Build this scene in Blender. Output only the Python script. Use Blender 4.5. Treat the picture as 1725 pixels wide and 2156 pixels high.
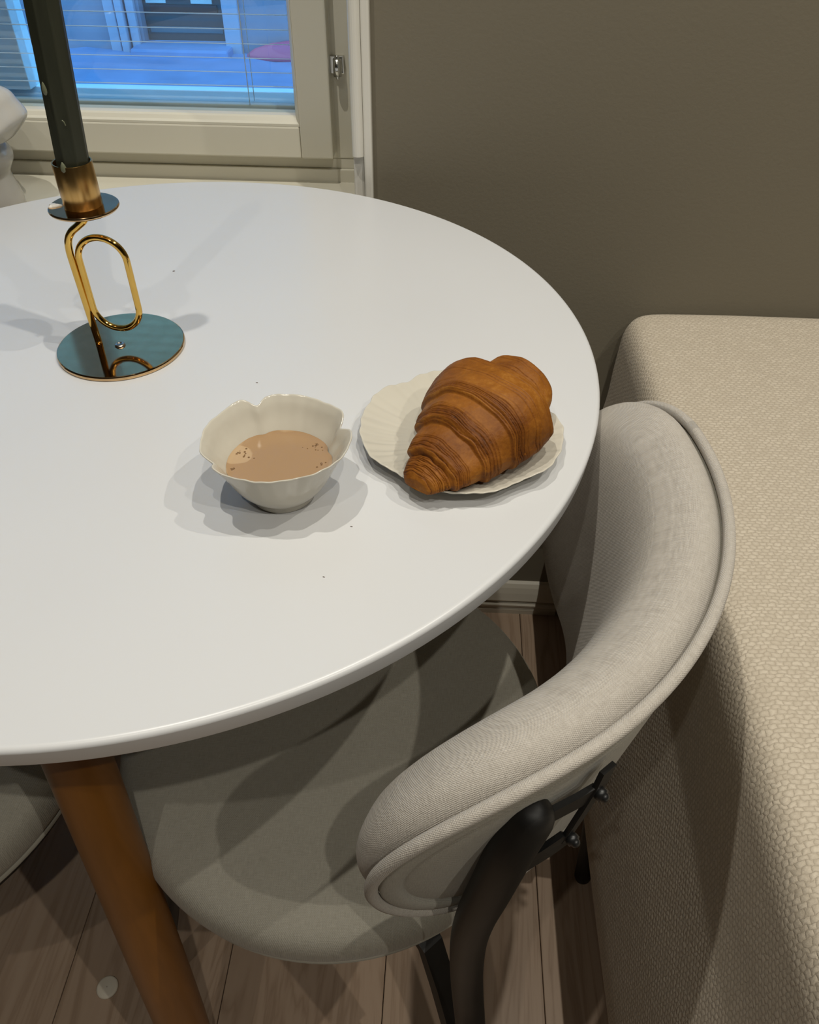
import bpy, bmesh, math, random
import numpy as np
from mathutils import Vector, Matrix
random.seed(7); rng = np.random.default_rng(7)
SC = bpy.context.scene
for o in list(bpy.data.objects): bpy.data.objects.remove(o)
COL = SC.collection
PI = math.pi

# ---------------------------------------------------------------- camera
cam = bpy.data.objects.new('camera', bpy.data.cameras.new('camera')); COL.objects.link(cam)
CR, CU, CF = Vector((0.99862, 0.05260, 0.00750)), Vector((-0.0413, 0.6797, 0.7323)), Vector((-0.0334, 0.7316, -0.6809))
CF.normalize(); CR = (CR - CF*CR.dot(CF)).normalized(); CU = CR.cross(CF)
M = Matrix((CR, CU, -CF)).transposed().to_4x4(); M.translation = Vector((0, 0, 1.12))
cam.matrix_world = M
cam.data.sensor_fit = 'HORIZONTAL'; cam.data.sensor_width = 36.0
cam.data.lens = 36.0*1671.73/1725.0
cam.data.clip_start = 0.02; cam.data.clip_end = 200
SC.camera = cam

# ---------------------------------------------------------------- world: blue dusk sky
w = bpy.data.worlds.new('dusk_sky'); SC.world = w; w.use_nodes = True
bg = w.node_tree.nodes['Background']
bg.inputs[0].default_value = (0.16, 0.51, 1.0, 1); bg.inputs[1].default_value = 3.2

# ---------------------------------------------------------------- ceiling downlights, rows 0.7 m apart
LAMP_W = 30.0
LAMP_COL = (1.0, 0.955, 0.85)
for lx, ly, k in ((-0.37, 0.38, 1.36), (0.335, 0.36, 1.27), (1.02, 0.36, 1.10),
                  (-0.37, -0.58, 0.46), (0.335, -0.58, 0.90), (1.03, -0.58, 1.0)):
    ld = bpy.data.lights.new('downlight', 'SPOT'); ld.energy = LAMP_W*k; ld.color = LAMP_COL
    ld.shadow_soft_size = 0.012; ld.spot_size = math.radians(125); ld.spot_blend = 0.7
    lo = bpy.data.objects.new('downlight', ld); lo.location = (lx, ly, 2.5); COL.objects.link(lo)

SC.view_settings.view_transform = 'Standard'; SC.view_settings.look = 'None'
SC.view_settings.exposure = 0.0; SC.view_settings.gamma = 1.0; SC.view_settings.use_curve_mapping = False

# ================================================================ helpers
def link(name, me, mat=None, parent=None, smooth=True):
    o = bpy.data.objects.new(name, me); COL.objects.link(o)
    if mat is not None and not me.materials: me.materials.append(mat)
    if parent is not None: o.parent = parent
    if smooth and len(me.polygons): me.polygons.foreach_set('use_smooth', [True]*len(me.polygons))
    return o
def mesh(name, V, F, uv=None):
    me = bpy.data.meshes.new(name)
    me.from_pydata([tuple(map(float, v)) for v in V], [], [tuple(map(int, f)) for f in F])
    if uv is not None:
        l = me.uv_layers.new(name='UVMap')
        idx = np.empty(len(me.loops), dtype=np.int32); me.loops.foreach_get('vertex_index', idx)
        l.data.foreach_set('uv', np.asarray(uv, dtype=np.float32)[idx].ravel())
    me.update(); return me
def thing(name, label, cat, loc=(0, 0, 0), group=None):
    o = bpy.data.objects.new(name, None); COL.objects.link(o); o.location = loc
    o.empty_display_size = 0.02
    o['label'] = label; o['category'] = cat
    if group: o['group'] = group
    return o
def tag(o, label, cat, group=None):
    o['label'] = label; o['category'] = cat
    if group: o['group'] = group
    return o
def struct(o): o['kind'] = 'structure'; return o
def local(parent, V):
    """world coordinates -> coordinates local to an unrotated parent empty"""
    V = np.asarray(V, float)
    while parent is not None:
        V = V - np.array(parent.location); parent = parent.parent
    return V
def box_vf(x0, x1, y0, y1, z0, z1, base=0):
    V = [(x0,y0,z0),(x1,y0,z0),(x1,y1,z0),(x0,y1,z0),(x0,y0,z1),(x1,y0,z1),(x1,y1,z1),(x0,y1,z1)]
    F = [(0,3,2,1),(4,5,6,7),(0,1,5,4),(1,2,6,5),(2,3,7,6),(3,0,4,7)]
    return V, [tuple(i+base for i in f) for f in F]
def boxes(name, L, mat, parent=None, bevel=0.0, seg=2):
    V, F = [], []
    for b in L:
        v, f = box_vf(*b, base=len(V)); V += v; F += f
    V = local(parent, V)
    me = mesh(name, V, F)
    if bevel > 0:
        bm = bmesh.new(); bm.from_mesh(me)
        bmesh.ops.bevel(bm, geom=bm.edges[:], offset=bevel, segments=seg, profile=0.5, affect='EDGES')
        bm.to_mesh(me); bm.free()
    o = link(name, me, mat, parent, smooth=False)
    if bevel > 0 and seg > 1:
        try: me.shade_smooth_by_angle if False else None
        except Exception: pass
    return o
def grid_faces(n, m, close_n=False, close_m=False):
    F = []
    for i in range(n if close_n else n-1):
        for j in range(m if close_m else m-1):
            a, b = i, (i+1) % n; c, d = j, (j+1) % m
            F.append((a*m+c, b*m+c, b*m+d, a*m+d))
    return F
def lathe_vf(prof, n, c=(0, 0, 0), mod=None):
    """prof: list of (r, z); rows over the profile, columns around"""
    th = np.linspace(0, 2*PI, n, endpoint=False)
    V = []
    for (r, z) in prof:
        rr = np.full(n, r); zz = np.full(n, z)
        if mod is not None: rr, zz = mod(th, rr, zz)
        V.append(np.c_[c[0]+rr*np.cos(th), c[1]+rr*np.sin(th), c[2]+zz])
    V = np.concatenate(V)
    m = len(prof)
    F = []
    for i in range(m-1):
        for j in range(n):
            k = (j+1) % n
            F.append((i*n+j, i*n+k, (i+1)*n+k, (i+1)*n+j))
    return V, F
def lathe(name, prof, n, c, mat, parent=None, mod=None, uv=False, cap=True, sh=180):
    V, F = lathe_vf(prof, n, c, mod)
    if cap:
        if prof[0][0] > 1e-5: F.append(tuple(range(n))[::-1])
        if prof[-1][0] > 1e-5: F.append(tuple((len(prof)-1)*n+j for j in range(n)))
    U = V[:, :2].copy() if uv else None
    me = mesh(name, local(parent, V), F, U)
    fix_normals(me)
    return sharp(link(name, me, mat, parent), sh)
def fix_normals(me):
    bm = bmesh.new(); bm.from_mesh(me)
    bmesh.ops.remove_doubles(bm, verts=bm.verts[:], dist=1e-6)
    bmesh.ops.recalc_face_normals(bm, faces=bm.faces[:]); bm.to_mesh(me); bm.free()
def sharp(o, deg=32): o.data.set_sharp_from_angle(angle=math.radians(deg)); return o
def catmull(P, n):
    P = np.asarray(P, float)
    Q = np.vstack([2*P[0]-P[1], P, 2*P[-1]-P[-2]]); out = []
    for i in range(1, len(Q)-2):
        p0, p1, p2, p3 = Q[i-1:i+3]
        for t in np.linspace(0, 1, n, endpoint=False):
            out.append(0.5*((2*p1)+(-p0+p2)*t+(2*p0-5*p1+4*p2-p3)*t*t+(-p0+3*p1-3*p2+p3)*t**3))
    out.append(P[-1]); return np.array(out)
def tube_vf(path, rad, n=16, closed=False, roundcap=True, aspect=1.0):
    path = np.asarray(path, float); m = len(path)
    rad = np.full(m, rad) if np.isscalar(rad) else np.asarray(rad, float)
    if closed: T = np.roll(path, -1, 0)-np.roll(path, 1, 0)
    else: T = np.gradient(path, axis=0)
    T /= np.linalg.norm(T, axis=1)[:, None]
    u = np.cross(T[0], [0, 0, 1.0])
    if np.linalg.norm(u) < 1e-3: u = np.array([1.0, 0, 0])
    u /= np.linalg.norm(u); rows = []
    th = np.linspace(0, 2*PI, n, endpoint=False)
    pts = []
    for i in range(m):
        u = u-T[i]*np.dot(u, T[i]); u /= np.linalg.norm(u); v = np.cross(T[i], u)
        pts.append((path[i], u.copy(), v, rad[i], T[i]))
    if roundcap and not closed:
        p, u0, v0, r, t = pts[0]
        pre = [(p-t*r*math.sin(a), u0, v0, r*max(math.cos(a), .02), t) for a in (PI/2, 1.2, .8, .4)]
        p, u1, v1, r, t = pts[-1]
        post = [(p+t*r*math.sin(a), u1, v1, r*max(math.cos(a), .02), t) for a in (.4, .8, 1.2, PI/2)]
        pts = pre+pts+post
    V = np.concatenate([p+r*(np.cos(th)[:, None]*u+np.sin(th)[:, None]*v*aspect) for p, u, v, r, t in pts])
    F = grid_faces(len(pts), n, close_n=closed, close_m=True)
    if not closed:
        F.append(tuple(range(n))[::-1]); F.append(tuple((len(pts)-1)*n+j for j in range(n)))
    return V, F
def tube(name, path, rad, mat, parent=None, n=16, closed=False, roundcap=True, aspect=1.0):
    V, F = tube_vf(path, rad, n, closed, roundcap, aspect)
    me = mesh(name, local(parent, V), F); fix_normals(me)
    return link(name, me, mat, parent)
def strap(name, path, width_dir, wd, th, mat, parent):
    """flat metal strap along a path; width_dir = direction of the wide side"""
    path = np.asarray(path, float); T = np.gradient(path, axis=0); T /= np.linalg.norm(T, axis=1)[:, None]
    W = np.asarray(width_dir, float); V = []
    for p, t in zip(path, T):
        ww = W-t*np.dot(W, t); ww /= np.linalg.norm(ww); nn = np.cross(t, ww)
        V += [p+ww*wd/2+nn*th/2, p-ww*wd/2+nn*th/2, p-ww*wd/2-nn*th/2, p+ww*wd/2-nn*th/2]
    F = grid_faces(len(path), 4, close_m=True); F.append((3, 2, 1, 0)); m = len(path)-1
    F.append((4*m, 4*m+1, 4*m+2, 4*m+3))
    me = mesh(name, local(parent, V), F); fix_normals(me)
    bm = bmesh.new(); bm.from_mesh(me)
    bm.to_mesh(me); bm.free()
    return link(name, me, mat, parent, smooth=False)

# ---------------------------------------------------------------- materials
class NT:
    def __init__(s, name):
        s.m = bpy.data.materials.new(name); s.m.use_nodes = True; s.t = s.m.node_tree
        s.b = s.t.nodes['Principled BSDF']; s.out = s.t.nodes['Material Output']
    def n(s, typ, **kw):
        x = s.t.nodes.new(typ)
        for k, v in kw.items(): setattr(x, k, v)
        return x
    def l(s, a, b): s.t.links.new(a, b)
    def math(s, op, a, b=None, c=None):
        x = s.n('ShaderNodeMath', operation=op)
        for i, v in enumerate((a, b, c)):
            if v is None: continue
            if isinstance(v, (int, float)): x.inputs[i].default_value = v
            else: s.l(v, x.inputs[i])
        return x.outputs[0]
    def coord(s, kind='Object'):
        return s.n('ShaderNodeTexCoord').outputs[kind]
    def mapping(s, vec, scale=(1, 1, 1), rot=(0, 0, 0), loc=(0, 0, 0)):
        x = s.n('ShaderNodeMapping'); s.l(vec, x.inputs[0]); x.inputs['Scale'].default_value = scale
        x.inputs['Rotation'].default_value = rot; x.inputs['Location'].default_value = loc; return x.outputs[0]
    def noise(s, vec, scale=5, detail=3, rough=.5, dist=0):
        x = s.n('ShaderNodeTexNoise'); s.l(vec, x.inputs['Vector']); x.inputs['Scale'].default_value = scale
        x.inputs['Detail'].default_value = detail; x.inputs['Roughness'].default_value = rough
        x.inputs['Distortion'].default_value = dist; return x.outputs[0]
    def ramp(s, fac, stops):
        x = s.n('ShaderNodeValToRGB'); s.l(fac, x.inputs[0]); e = x.color_ramp.elements
        while len(e) > 1: e.remove(e[-1])
        e[0].position = stops[0][0]; e[0].color = (*stops[0][1], 1)
        for p, c in stops[1:]:
            q = e.new(p); q.color = (*c, 1)
        return x.outputs[0]
    def bump(s, h, strength=.3, dist=.001, normal=None):
        x = s.n('ShaderNodeBump'); s.l(h, x.inputs['Height']); x.inputs['Strength'].default_value = strength
        x.inputs['Distance'].default_value = dist
        if normal is not None: s.l(normal, x.inputs['Normal'])
        s.l(x.outputs[0], s.b.inputs['Normal']); return x.outputs[0]
    def set(s, **kw):
        for k, v in kw.items():
            i = s.b.inputs[k.replace('_', ' ')]
            if hasattr(v, 'links') or hasattr(v, 'is_linked'): s.l(v, i)
            else: i.default_value = (*v, 1) if isinstance(v, tuple) and len(v) == 3 else v
        return s
def plain(name, col, rough=.5, metal=0.0, spec=.5, coat=0.0):
    t = NT(name); t.set(Base_Color=col, Roughness=rough, Metallic=metal)
    t.b.inputs['Specular IOR Level'].default_value = spec
    t.b.inputs['Coat Weight'].default_value = coat
    return t.m
def painted(name, col, rough, bump=.1, scale=60, var=.04, spec=.5):
    t = NT(name); c = t.coord()
    n1 = t.noise(c, 3.0, 3); lo = tuple(v*(1-var) for v in col); hi = tuple(min(1, v*(1+var)) for v in col)
    t.set(Base_Color=t.ramp(n1, [(.3, lo), (.7, hi)]), Roughness=rough)
    t.b.inputs['Specular IOR Level'].default_value = spec
    t.bump(t.noise(c, scale, 4, .6), bump, .002); return t.m

M_wall = painted('taupe_wall_paint', (.172, .152, .112), .62, .12, 220, .03, .3)
M_ceil = painted('white_ceiling_paint', (.45, .43, .38), .8, .05)
M_white_room = painted('pale_room_paint', (.12, .11, .09), .8, .05)
M_frame = painted('cream_window_paint', (.66, .63, .53), .38, .04, 30, .03)
M_casing = painted('white_gloss_casing', (.66, .64, .58), .22, .03, 30, .02)
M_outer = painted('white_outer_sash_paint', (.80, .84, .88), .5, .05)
M_base = painted('cream_skirting_paint', (.58, .54, .45), .4, .04, 40, .03)
M_alu = plain('aluminium_rail', (.34, .37, .36), .35, .0)
M_slat = plain('white_blind_slat', (.58, .59, .60), .45)
M_cord = plain('white_blind_cord', (.8, .82, .84), .6)
M_chrome = plain('chrome_hinge', (.6, .6, .58), .22, 1.0)
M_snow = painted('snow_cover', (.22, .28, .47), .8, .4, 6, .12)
M_facade = painted('grey_render_facade', (.30, .26, .32), .8, .2, 20, .08)
M_pilaster = painted('pale_stucco_pilaster', (.46, .40, .48), .8, .2, 20, .05)
M_door = plain('dark_teal_door', (.02, .045, .06), .45)
M_door2 = plain('dark_maroon_panel', (.06, .02, .02), .45)
M_lightpanel = plain('pale_door_panel', (.6, .62, .62), .5)
M_pink = plain('pink_painted_surface', (.80, .12, .20), .4)
M_plastic = plain('pale_round_cap', (.62, .56, .46), .5)

# table top
t = NT('white_table_laminate'); c = t.coord()
t.set(Base_Color=t.ramp(t.noise(c, 4, 2), [(.3, (.585, .588, .595)), (.7, (.605, .608, .615))]), Roughness=.32)
t.b.inputs['Specular IOR Level'].default_value = .62
t.bump(t.noise(c, 500, 2), .02, .0004); M_table = t.m
# table leg: honey stained wood, grain along the leg
t = NT('honey_stained_wood'); c = t.coord()
n1 = t.noise(t.mapping(c, (60, 60, 3)), 1.0, 4, .6, .4)
t.set(Base_Color=t.ramp(n1, [(.25, (.17, .062, .004)), (.75, (.235, .088, .008))]), Roughness=.38)
M_leg = t.m
# brass; base and dish copy is bluer, a slate reflection mixed into its colour
t = NT('polished_brass_slate_sheen'); c = t.coord()
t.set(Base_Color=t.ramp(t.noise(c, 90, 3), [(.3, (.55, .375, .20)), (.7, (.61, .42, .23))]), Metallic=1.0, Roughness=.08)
M_brass_slate = t.m
t = NT('gold_brass_rod'); c = t.coord()
t.set(Base_Color=t.ramp(t.noise(c, 90, 3), [(.3, (.68, .43, .10)), (.7, (.74, .48, .13))]), Metallic=1.0, Roughness=.09)
M_rod = t.m
t = NT('brushed_brass'); c = t.coord()
t.set(Base_Color=t.ramp(t.noise(t.mapping(c, (300, 300, 8)), 1, 3), [(.3, (.52, .32, .11)), (.7, (.66, .43, .17))]), Metallic=1.0, Roughness=.26)
M_brass2 = t.m
M_steel = plain('steel_screw', (.55, .52, .46), .25, 1.0)
# candle wax
t = NT('dark_green_wax'); c = t.coord()
t.set(Base_Color=t.ramp(t.noise(t.mapping(c, (80, 80, 10)), 1.5, 4, .6), [(.3, (.022, .024, .014)), (.7, (.032, .035, .021))]), Roughness=.5)
t.bump(t.noise(t.mapping(c, (60, 60, 12)), 1.5, 3), .25, .0012)
t.b.inputs['Specular IOR Level'].default_value = .3; M_wax = t.m
M_waxdrip = plain('pale_green_wax_drip', (.13, .14, .085), .4)
M_waxwhite = plain('white_wax_spill', (.75, .72, .66), .45)
# ceramic
def ceramic(name, col):
    t = NT(name); c = t.coord()
    t.set(Base_Color=t.ramp(t.noise(c, 25, 3), [(.3, tuple(v*.95 for v in col)), (.7, col)]), Roughness=.12)
    t.b.inputs['Specular IOR Level'].default_value = .5
    t.bump(t.noise(c, 140, 2), .10, .001); return t.m
M_ceramic = ceramic('cream_glazed_ceramic', (.56, .525, .445))
M_figure = ceramic('white_glazed_ceramic', (.50, .475, .43))
# coffee
t = NT('milky_coffee'); c = t.coord()
sx = t.n('ShaderNodeSeparateXYZ'); t.l(c, sx.inputs[0])
rr = t.math('SQRT', t.math('ADD', t.math('POWER', sx.outputs[0], 2.0), t.math('POWER', sx.outputs[1], 2.0)))
nz = t.noise(c, 55, 2, .5)
edge = t.math('ADD', t.math('MULTIPLY', t.math('SUBTRACT', rr, .0285), 90.0), t.math('MULTIPLY', t.math('SUBTRACT', nz, .5), 1.3))
# foam patch on the left
dx = t.math('ADD', sx.outputs[0], .030); dy = t.math('SUBTRACT', sx.outputs[1], .006)
dd = t.math('SQRT', t.math('ADD', t.math('POWER', dx, 2.0), t.math('POWER', dy, 2.0)))
patch = t.math('MULTIPLY', t.math('SUBTRACT', t.math('ADD', .0085, t.math('MULTIPLY', nz, .009)), dd), 160.0)
foam = t.math('MAXIMUM', edge, patch)
t.set(Base_Color=t.ramp(foam, [(.45, (.33, .21, .112)), (.6, (.43, .30, .175))]), Roughness=.10)
t.b.inputs['Specular IOR Level'].default_value = .45
M_coffee = t.m
M_bubble = plain('coffee_bubble', (.16, .085, .035), .15)
# black bentwood
t = NT('black_painted_wood'); c = t.coord()
t.set(Base_Color=t.ramp(t.noise(t.mapping(c, (70, 70, 6)), 1, 3), [(.3, (.006, .0055, .005)), (.7, (.010, .009, .008))]), Roughness=.48)
t.bump(t.noise(c, 400, 2), .05, .0005)
t.b.inputs['Specular IOR Level'].default_value = .28
M_black = t.m
M_blackmetal = plain('black_painted_metal', (.008, .008, .008), .38)

def linen(name, dark, light, warp=1150.0):
    """fine heathered linen: thin weft and warp threads with streaks; uv in metres"""
    t = NT(name); uv = t.coord('UV')
    a = t.noise(t.mapping(uv, (1800, 110, 1)), 1.0, 2, .6); b = t.noise(t.mapping(uv, (110, 1800, 1)), 1.0, 2, .6)
    fac = t.math('ADD', t.math('MULTIPLY', a, .5), t.math('MULTIPLY', b, .5))
    big = t.noise(uv, 28, 2)
    fac = t.math('ADD', fac, t.math('MULTIPLY', t.math('SUBTRACT', big, .5), .10))
    t.set(Base_Color=t.ramp(fac, [(.30, dark), (.70, light)]), Roughness=.92)
    t.b.inputs['Specular IOR Level'].default_value = .12
    t.b.inputs['Sheen Weight'].default_value = .15
    s = t.n('ShaderNodeSeparateXYZ'); t.l(uv, s.inputs[0])
    wu = t.math('SINE', t.math('MULTIPLY', s.outputs[0], warp*PI)); wv = t.math('SINE', t.math('MULTIPLY', s.outputs[1], warp*PI))
    wv2 = t.math('MULTIPLY', wu, wv)
    h = t.math('ADD', t.math('MULTIPLY', wv2, .5), t.math('MULTIPLY', fac, 2.0))
    t.bump(h, .55, .0005); return t.m
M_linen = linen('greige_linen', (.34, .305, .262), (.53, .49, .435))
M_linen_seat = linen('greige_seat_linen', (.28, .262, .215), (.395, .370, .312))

def basket(name):
    """chunky cream basket weave, cells about 5 mm, uv in metres"""
    t = NT(name); uv = t.coord('UV')
    warp = t.n('ShaderNodeTexNoise'); t.l(uv, warp.inputs['Vector']); warp.inputs['Scale'].default_value = 130; warp.inputs['Detail'].default_value = 2
    off = t.n('ShaderNodeVectorMath', operation='SCALE'); 
    sub = t.n('ShaderNodeVectorMath', operation='SUBTRACT'); t.l(warp.outputs['Color'], sub.inputs[0]); sub.inputs[1].default_value = (.5, .5, .5)
    t.l(sub.outputs[0], off.inputs[0]); off.inputs['Scale'].default_value = .0062
    add = t.n('ShaderNodeVectorMath', operation='ADD'); t.l(uv, add.inputs[0]); t.l(off.outputs[0], add.inputs[1])
    s = t.n('ShaderNodeSeparateXYZ'); t.l(add.outputs[0], s.inputs[0])
    Vv = t.math('MULTIPLY', s.outputs[1], 1/.0040); row = t.math('FLOOR', Vv)
    U = t.math('ADD', t.math('MULTIPLY', s.outputs[0], 1/.0066), t.math('MULTIPLY', row, .5))
    fu, fv = t.math('FRACT', U), t.math('FRACT', Vv)
    def hump(f): return t.math('SUBTRACT', 1.0, t.math('POWER', t.math('ABSOLUTE', t.math('SUBTRACT', t.math('MULTIPLY', f, 2.0), 1.0)), 2.0))
    hu, hv = hump(fu), hump(fv)
    cell = t.n('ShaderNodeTexWhiteNoise', noise_dimensions='2D'); cc = t.n('ShaderNodeCombineXYZ')
    t.l(t.math('FLOOR', U), cc.inputs[0]); t.l(row, cc.inputs[1]); t.l(cc.outputs[0], cell.inputs['Vector'])
    mix = t.math('MULTIPLY', t.math('MULTIPLY', t.math('POWER', hv, .5), t.math('POWER', hu, .6)), t.math('ADD', .55, t.math('MULTIPLY', cell.outputs['Value'], .45)))
    fine = t.noise(t.mapping(uv, (500, 1500, 1)), 1.0, 2)
    big = t.noise(uv, 60, 3)
    h = t.math('ADD', t.math('ADD', mix, t.math('MULTIPLY', fine, .5)), t.math('MULTIPLY', big, .7))
    col = t.math('ADD', t.math('MULTIPLY', mix, .6), t.math('MULTIPLY', fine, .4))
    t.set(Base_Color=t.ramp(col, [(.15, (.40, .34, .26)), (.75, (.58, .51, .41))]), Roughness=.62)
    t.b.inputs['Specular IOR Level'].default_value = .32
    t.b.inputs['Sheen Weight'].default_value = .1
    t.bump(h, .55, .0010); return t.m
M_sofa = basket('cream_basket_weave')

# croissant crust
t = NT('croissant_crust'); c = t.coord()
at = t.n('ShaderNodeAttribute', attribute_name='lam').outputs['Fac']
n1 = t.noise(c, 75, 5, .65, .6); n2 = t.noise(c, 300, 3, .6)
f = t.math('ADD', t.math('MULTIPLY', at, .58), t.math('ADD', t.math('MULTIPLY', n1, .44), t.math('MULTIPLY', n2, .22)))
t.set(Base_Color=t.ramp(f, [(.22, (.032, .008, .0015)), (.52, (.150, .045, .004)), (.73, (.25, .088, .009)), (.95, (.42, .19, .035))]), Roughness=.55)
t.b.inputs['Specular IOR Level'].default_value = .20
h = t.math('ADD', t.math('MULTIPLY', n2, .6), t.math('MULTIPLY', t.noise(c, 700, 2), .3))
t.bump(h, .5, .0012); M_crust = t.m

# floor boards
def board(name, seed):
    t = NT(name); c = t.coord()
    inf = t.n('ShaderNodeObjectInfo').outputs['Random']
    cm = t.n('ShaderNodeCombineXYZ'); t.l(t.math('MULTIPLY', inf, 37.0), cm.inputs[0]); t.l(t.math('MULTIPLY', inf, 19.0), cm.inputs[2])
    v = t.n('ShaderNodeVectorMath', operation='ADD'); t.l(t.mapping(c, (9, .7, 1)), v.inputs[0]); t.l(cm.outputs[0], v.inputs[1])
    g = t.noise(v.outputs[0], 1.6, 5, .55, .9)
    v2 = t.n('ShaderNodeVectorMath', operation='ADD'); t.l(t.mapping(c, (160, 3, 1)), v2.inputs[0]); t.l(cm.outputs[0], v2.inputs[1])
    fine = t.noise(v2.outputs[0], 1.0, 3, .6)
    ring = t.math('ABSOLUTE', t.math('SINE', t.math('MULTIPLY', g, 34.0)))
    f = t.math('ADD', t.math('MULTIPLY', ring, .40), t.math('ADD', t.math('MULTIPLY', fine, .35), t.math('MULTIPLY', inf, .25)))
    t.set(Base_Color=t.ramp(f, [(.15, (.29, .20, .135)), (.5, (.365, .262, .185)), (.9, (.41, .305, .22))]), Roughness=.42)
    t.b.inputs['Specular IOR Level'].default_value = .4
    t.bump(fine, .08, .0008); return t.m
M_board = board('limed_pine_board', 1)
M_gap = plain('dark_floor_gap', (.05, .03, .02), .8)

# window glass: thin pane, clear with fresnel reflections
t = NT('window_glass'); t.t.nodes.remove(t.b)
lw = t.n('ShaderNodeLayerWeight'); lw.inputs[0].default_value = .5
fr = t.math('ADD', .04, t.math('MULTIPLY', t.math('POWER', lw.outputs['Facing'], 5.0), .96))
gl = t.n('ShaderNodeBsdfGlossy'); gl.inputs['Roughness'].default_value = 0.0; gl.inputs['Color'].default_value = (1, 1, 1, 1)
tr = t.n('ShaderNodeBsdfTransparent'); tr.inputs[0].default_value = (.94, .97, .96, 1)
mx = t.n('ShaderNodeMixShader'); t.l(fr, mx.inputs[0]); t.l(tr.outputs[0], mx.inputs[1]); t.l(gl.outputs[0], mx.inputs[2])
t.l(mx.outputs[0], t.out.inputs[0]); M_glass = t.m

# ================================================================ room shell
HT = 0.765            # table top height
YW = 0.955            # face of the window wall
X0, X1, Y0, ZC = -2.2, 2.3, -2.6, 2.56
WX0, WX1, WZ0, WZ1 = -1.25, -0.1129, 0.70, 2.02      # window opening
floor = struct(boxes('floor', [(X0, X1, Y0, YW+.15, -.06, -.019)], M_gap))
k = 0
xs = [0.160 + .2008*i for i in range(-12, 12)]
pm = None
for xa in xs:
    xb = xa + .2008
    if xb < X0+.05 or xa > X1-.05: continue
    a, b = max(xa, X0), min(xb, X1)
    p = boxes('plank', [(a+.0005, b-.0005, Y0, YW+.03, -.019, 0)], M_board, floor, bevel=.0007, seg=1)
wall_back = struct(boxes('wall_back', [(WX1+.012, X1, YW, 1.22, 0, ZC), (X0, WX0, YW, 1.22, 0, ZC),
    (WX0, WX1+.012, YW, 1.22, 0, WZ0), (WX0, WX1+.012, YW, 1.22, WZ1, ZC)], M_wall))
struct(boxes('wall_left', [(X0-.1, X0, Y0, 1.22, 0, ZC)], M_white_room))
struct(boxes('wall_right', [(X1, X1+.1, Y0, 1.22, 0, ZC)], M_white_room))
struct(boxes('wall_front', [(X0-.1, X1+.1, Y0-.1, Y0, 0, ZC)], M_white_room))
struct(boxes('ceiling', [(X0-.1, X1+.1, Y0-.1, 1.22, ZC, ZC+.1)], M_ceil))

def sweep_x(name, prof, x0, x1, mat, parent=None):
    """profile of (y, z) points swept along x, closed"""
    n = len(prof)
    V = [(x0, y, z) for y, z in prof]+[(x1, y, z) for y, z in prof]
    F = [(i, (i+1) % n, n+(i+1) % n, n+i) for i in range(n)]+[tuple(range(n))[::-1], tuple(range(n, 2*n))]
    me = mesh(name, local(parent, V), F); fix_normals(me)
    return link(name, me, mat, parent, smooth=False)
# skirting with stepped mouldings, plus the thin strip above it
bp = [(YW, 0), (.943, 0), (.942, .012), (.944, .016), (.944, .019), (.940, .022), (.939, .027), (.941, .030), (.945, .031), (.945, .0345),
      (.941, .036), (.939, .040), (.940, .044), (.9425, .055), (.946, .066), (.950, .073), (.9535, .076), (YW, .0765)]
struct(sweep_x('baseboard_back', bp, X0, .2235, M_base))
tp = [(YW, .178), (.951, .179), (.949, .1825), (.949, .186), (.951, .189), (YW, .190)]
struct(sweep_x('trim_1', tp, WX1, .2235, M_base))

# ---------------------------------------------------------------- window
win = bpy.data.objects.new('window_1', None); COL.objects.link(win); struct(win); win.location = (-.6, 1.06, WZ0)
FY = 1.064
boxes('window_sill', [(WX0, -.100, .935, 1.075, .694, .722)], M_frame, win, bevel=.003)
# fixed frame behind the sash
boxes('frame_rail', [(WX0, -.1005, FY, 1.13, .715, .7385)], M_frame, win, bevel=.0015)
boxes('frame_rail', [(WX0, -.1005, FY+.004, 1.13, .7385, .7515)], M_frame, win, bevel=.001)
boxes('frame_stile', [(-.165, -.098, FY+.003, 1.14, .7515, WZ1)], M_frame, win, bevel=.0015)
boxes('frame_stile', [(WX0, WX0+.05, FY+.003, 1.14, .7515, WZ1)], M_frame, win, bevel=.0015)
boxes('frame_rail', [(WX0, -.098, FY+.003, 1.14, WZ1-.05, WZ1)], M_frame, win, bevel=.0015)
# opening sash
SX0, SX1 = -1.21, -.150
boxes('sash_stile', [(-.1905, SX1, 1.045, 1.085, .7575, 1.985)], M_frame, win, bevel=.002)
boxes('sash_stile', [(SX0, SX0+.043, 1.045, 1.085, .7575, 1.985)], M_frame, win, bevel=.002)
boxes('sash_rail', [(SX0+.043, -.1909, 1.0455, 1.085, .7575, .7955)], M_frame, win, bevel=.002)
boxes('sash_rail', [(SX0+.043, -.1909, 1.0455, 1.085, 1.945, 1.985)], M_frame, win, bevel=.002)
# glazing beads (sloped)
def bead_bottom():
    pr = [(1.0465, .7955), (1.0465, .7985), (1.050, .8005), (1.053, .8045), (1.056, .806), (1.078, .806), (1.078, .7955)]
    return sweep_x('glazing_bead', pr, SX0+.043, -.1909, M_frame, win)
bead_bottom()
V = []; pr = [(-.1905, 1.0465), (-.1915, 1.047), (-.1945, 1.052), (-.196, 1.056), (-.196, 1.078), (-.1905, 1.078)]
V = [(x, y, .7957) for x, y in pr]+[(x, y, 1.945) for x, y in pr]; n = len(pr)
me = mesh('glazing_bead', local(win, V), [(i, (i+1) % n, n+(i+1) % n, n+i) for i in range(n)]+[tuple(range(n))[::-1], tuple(range(n, 2*n))]); fix_normals(me)
link('glazing_bead', me, M_frame, win, smooth=False)
boxes('pane', [(SX0+.03, -.193, 1.066, 1.068, .79, 1.95)], M_glass, win)
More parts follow.
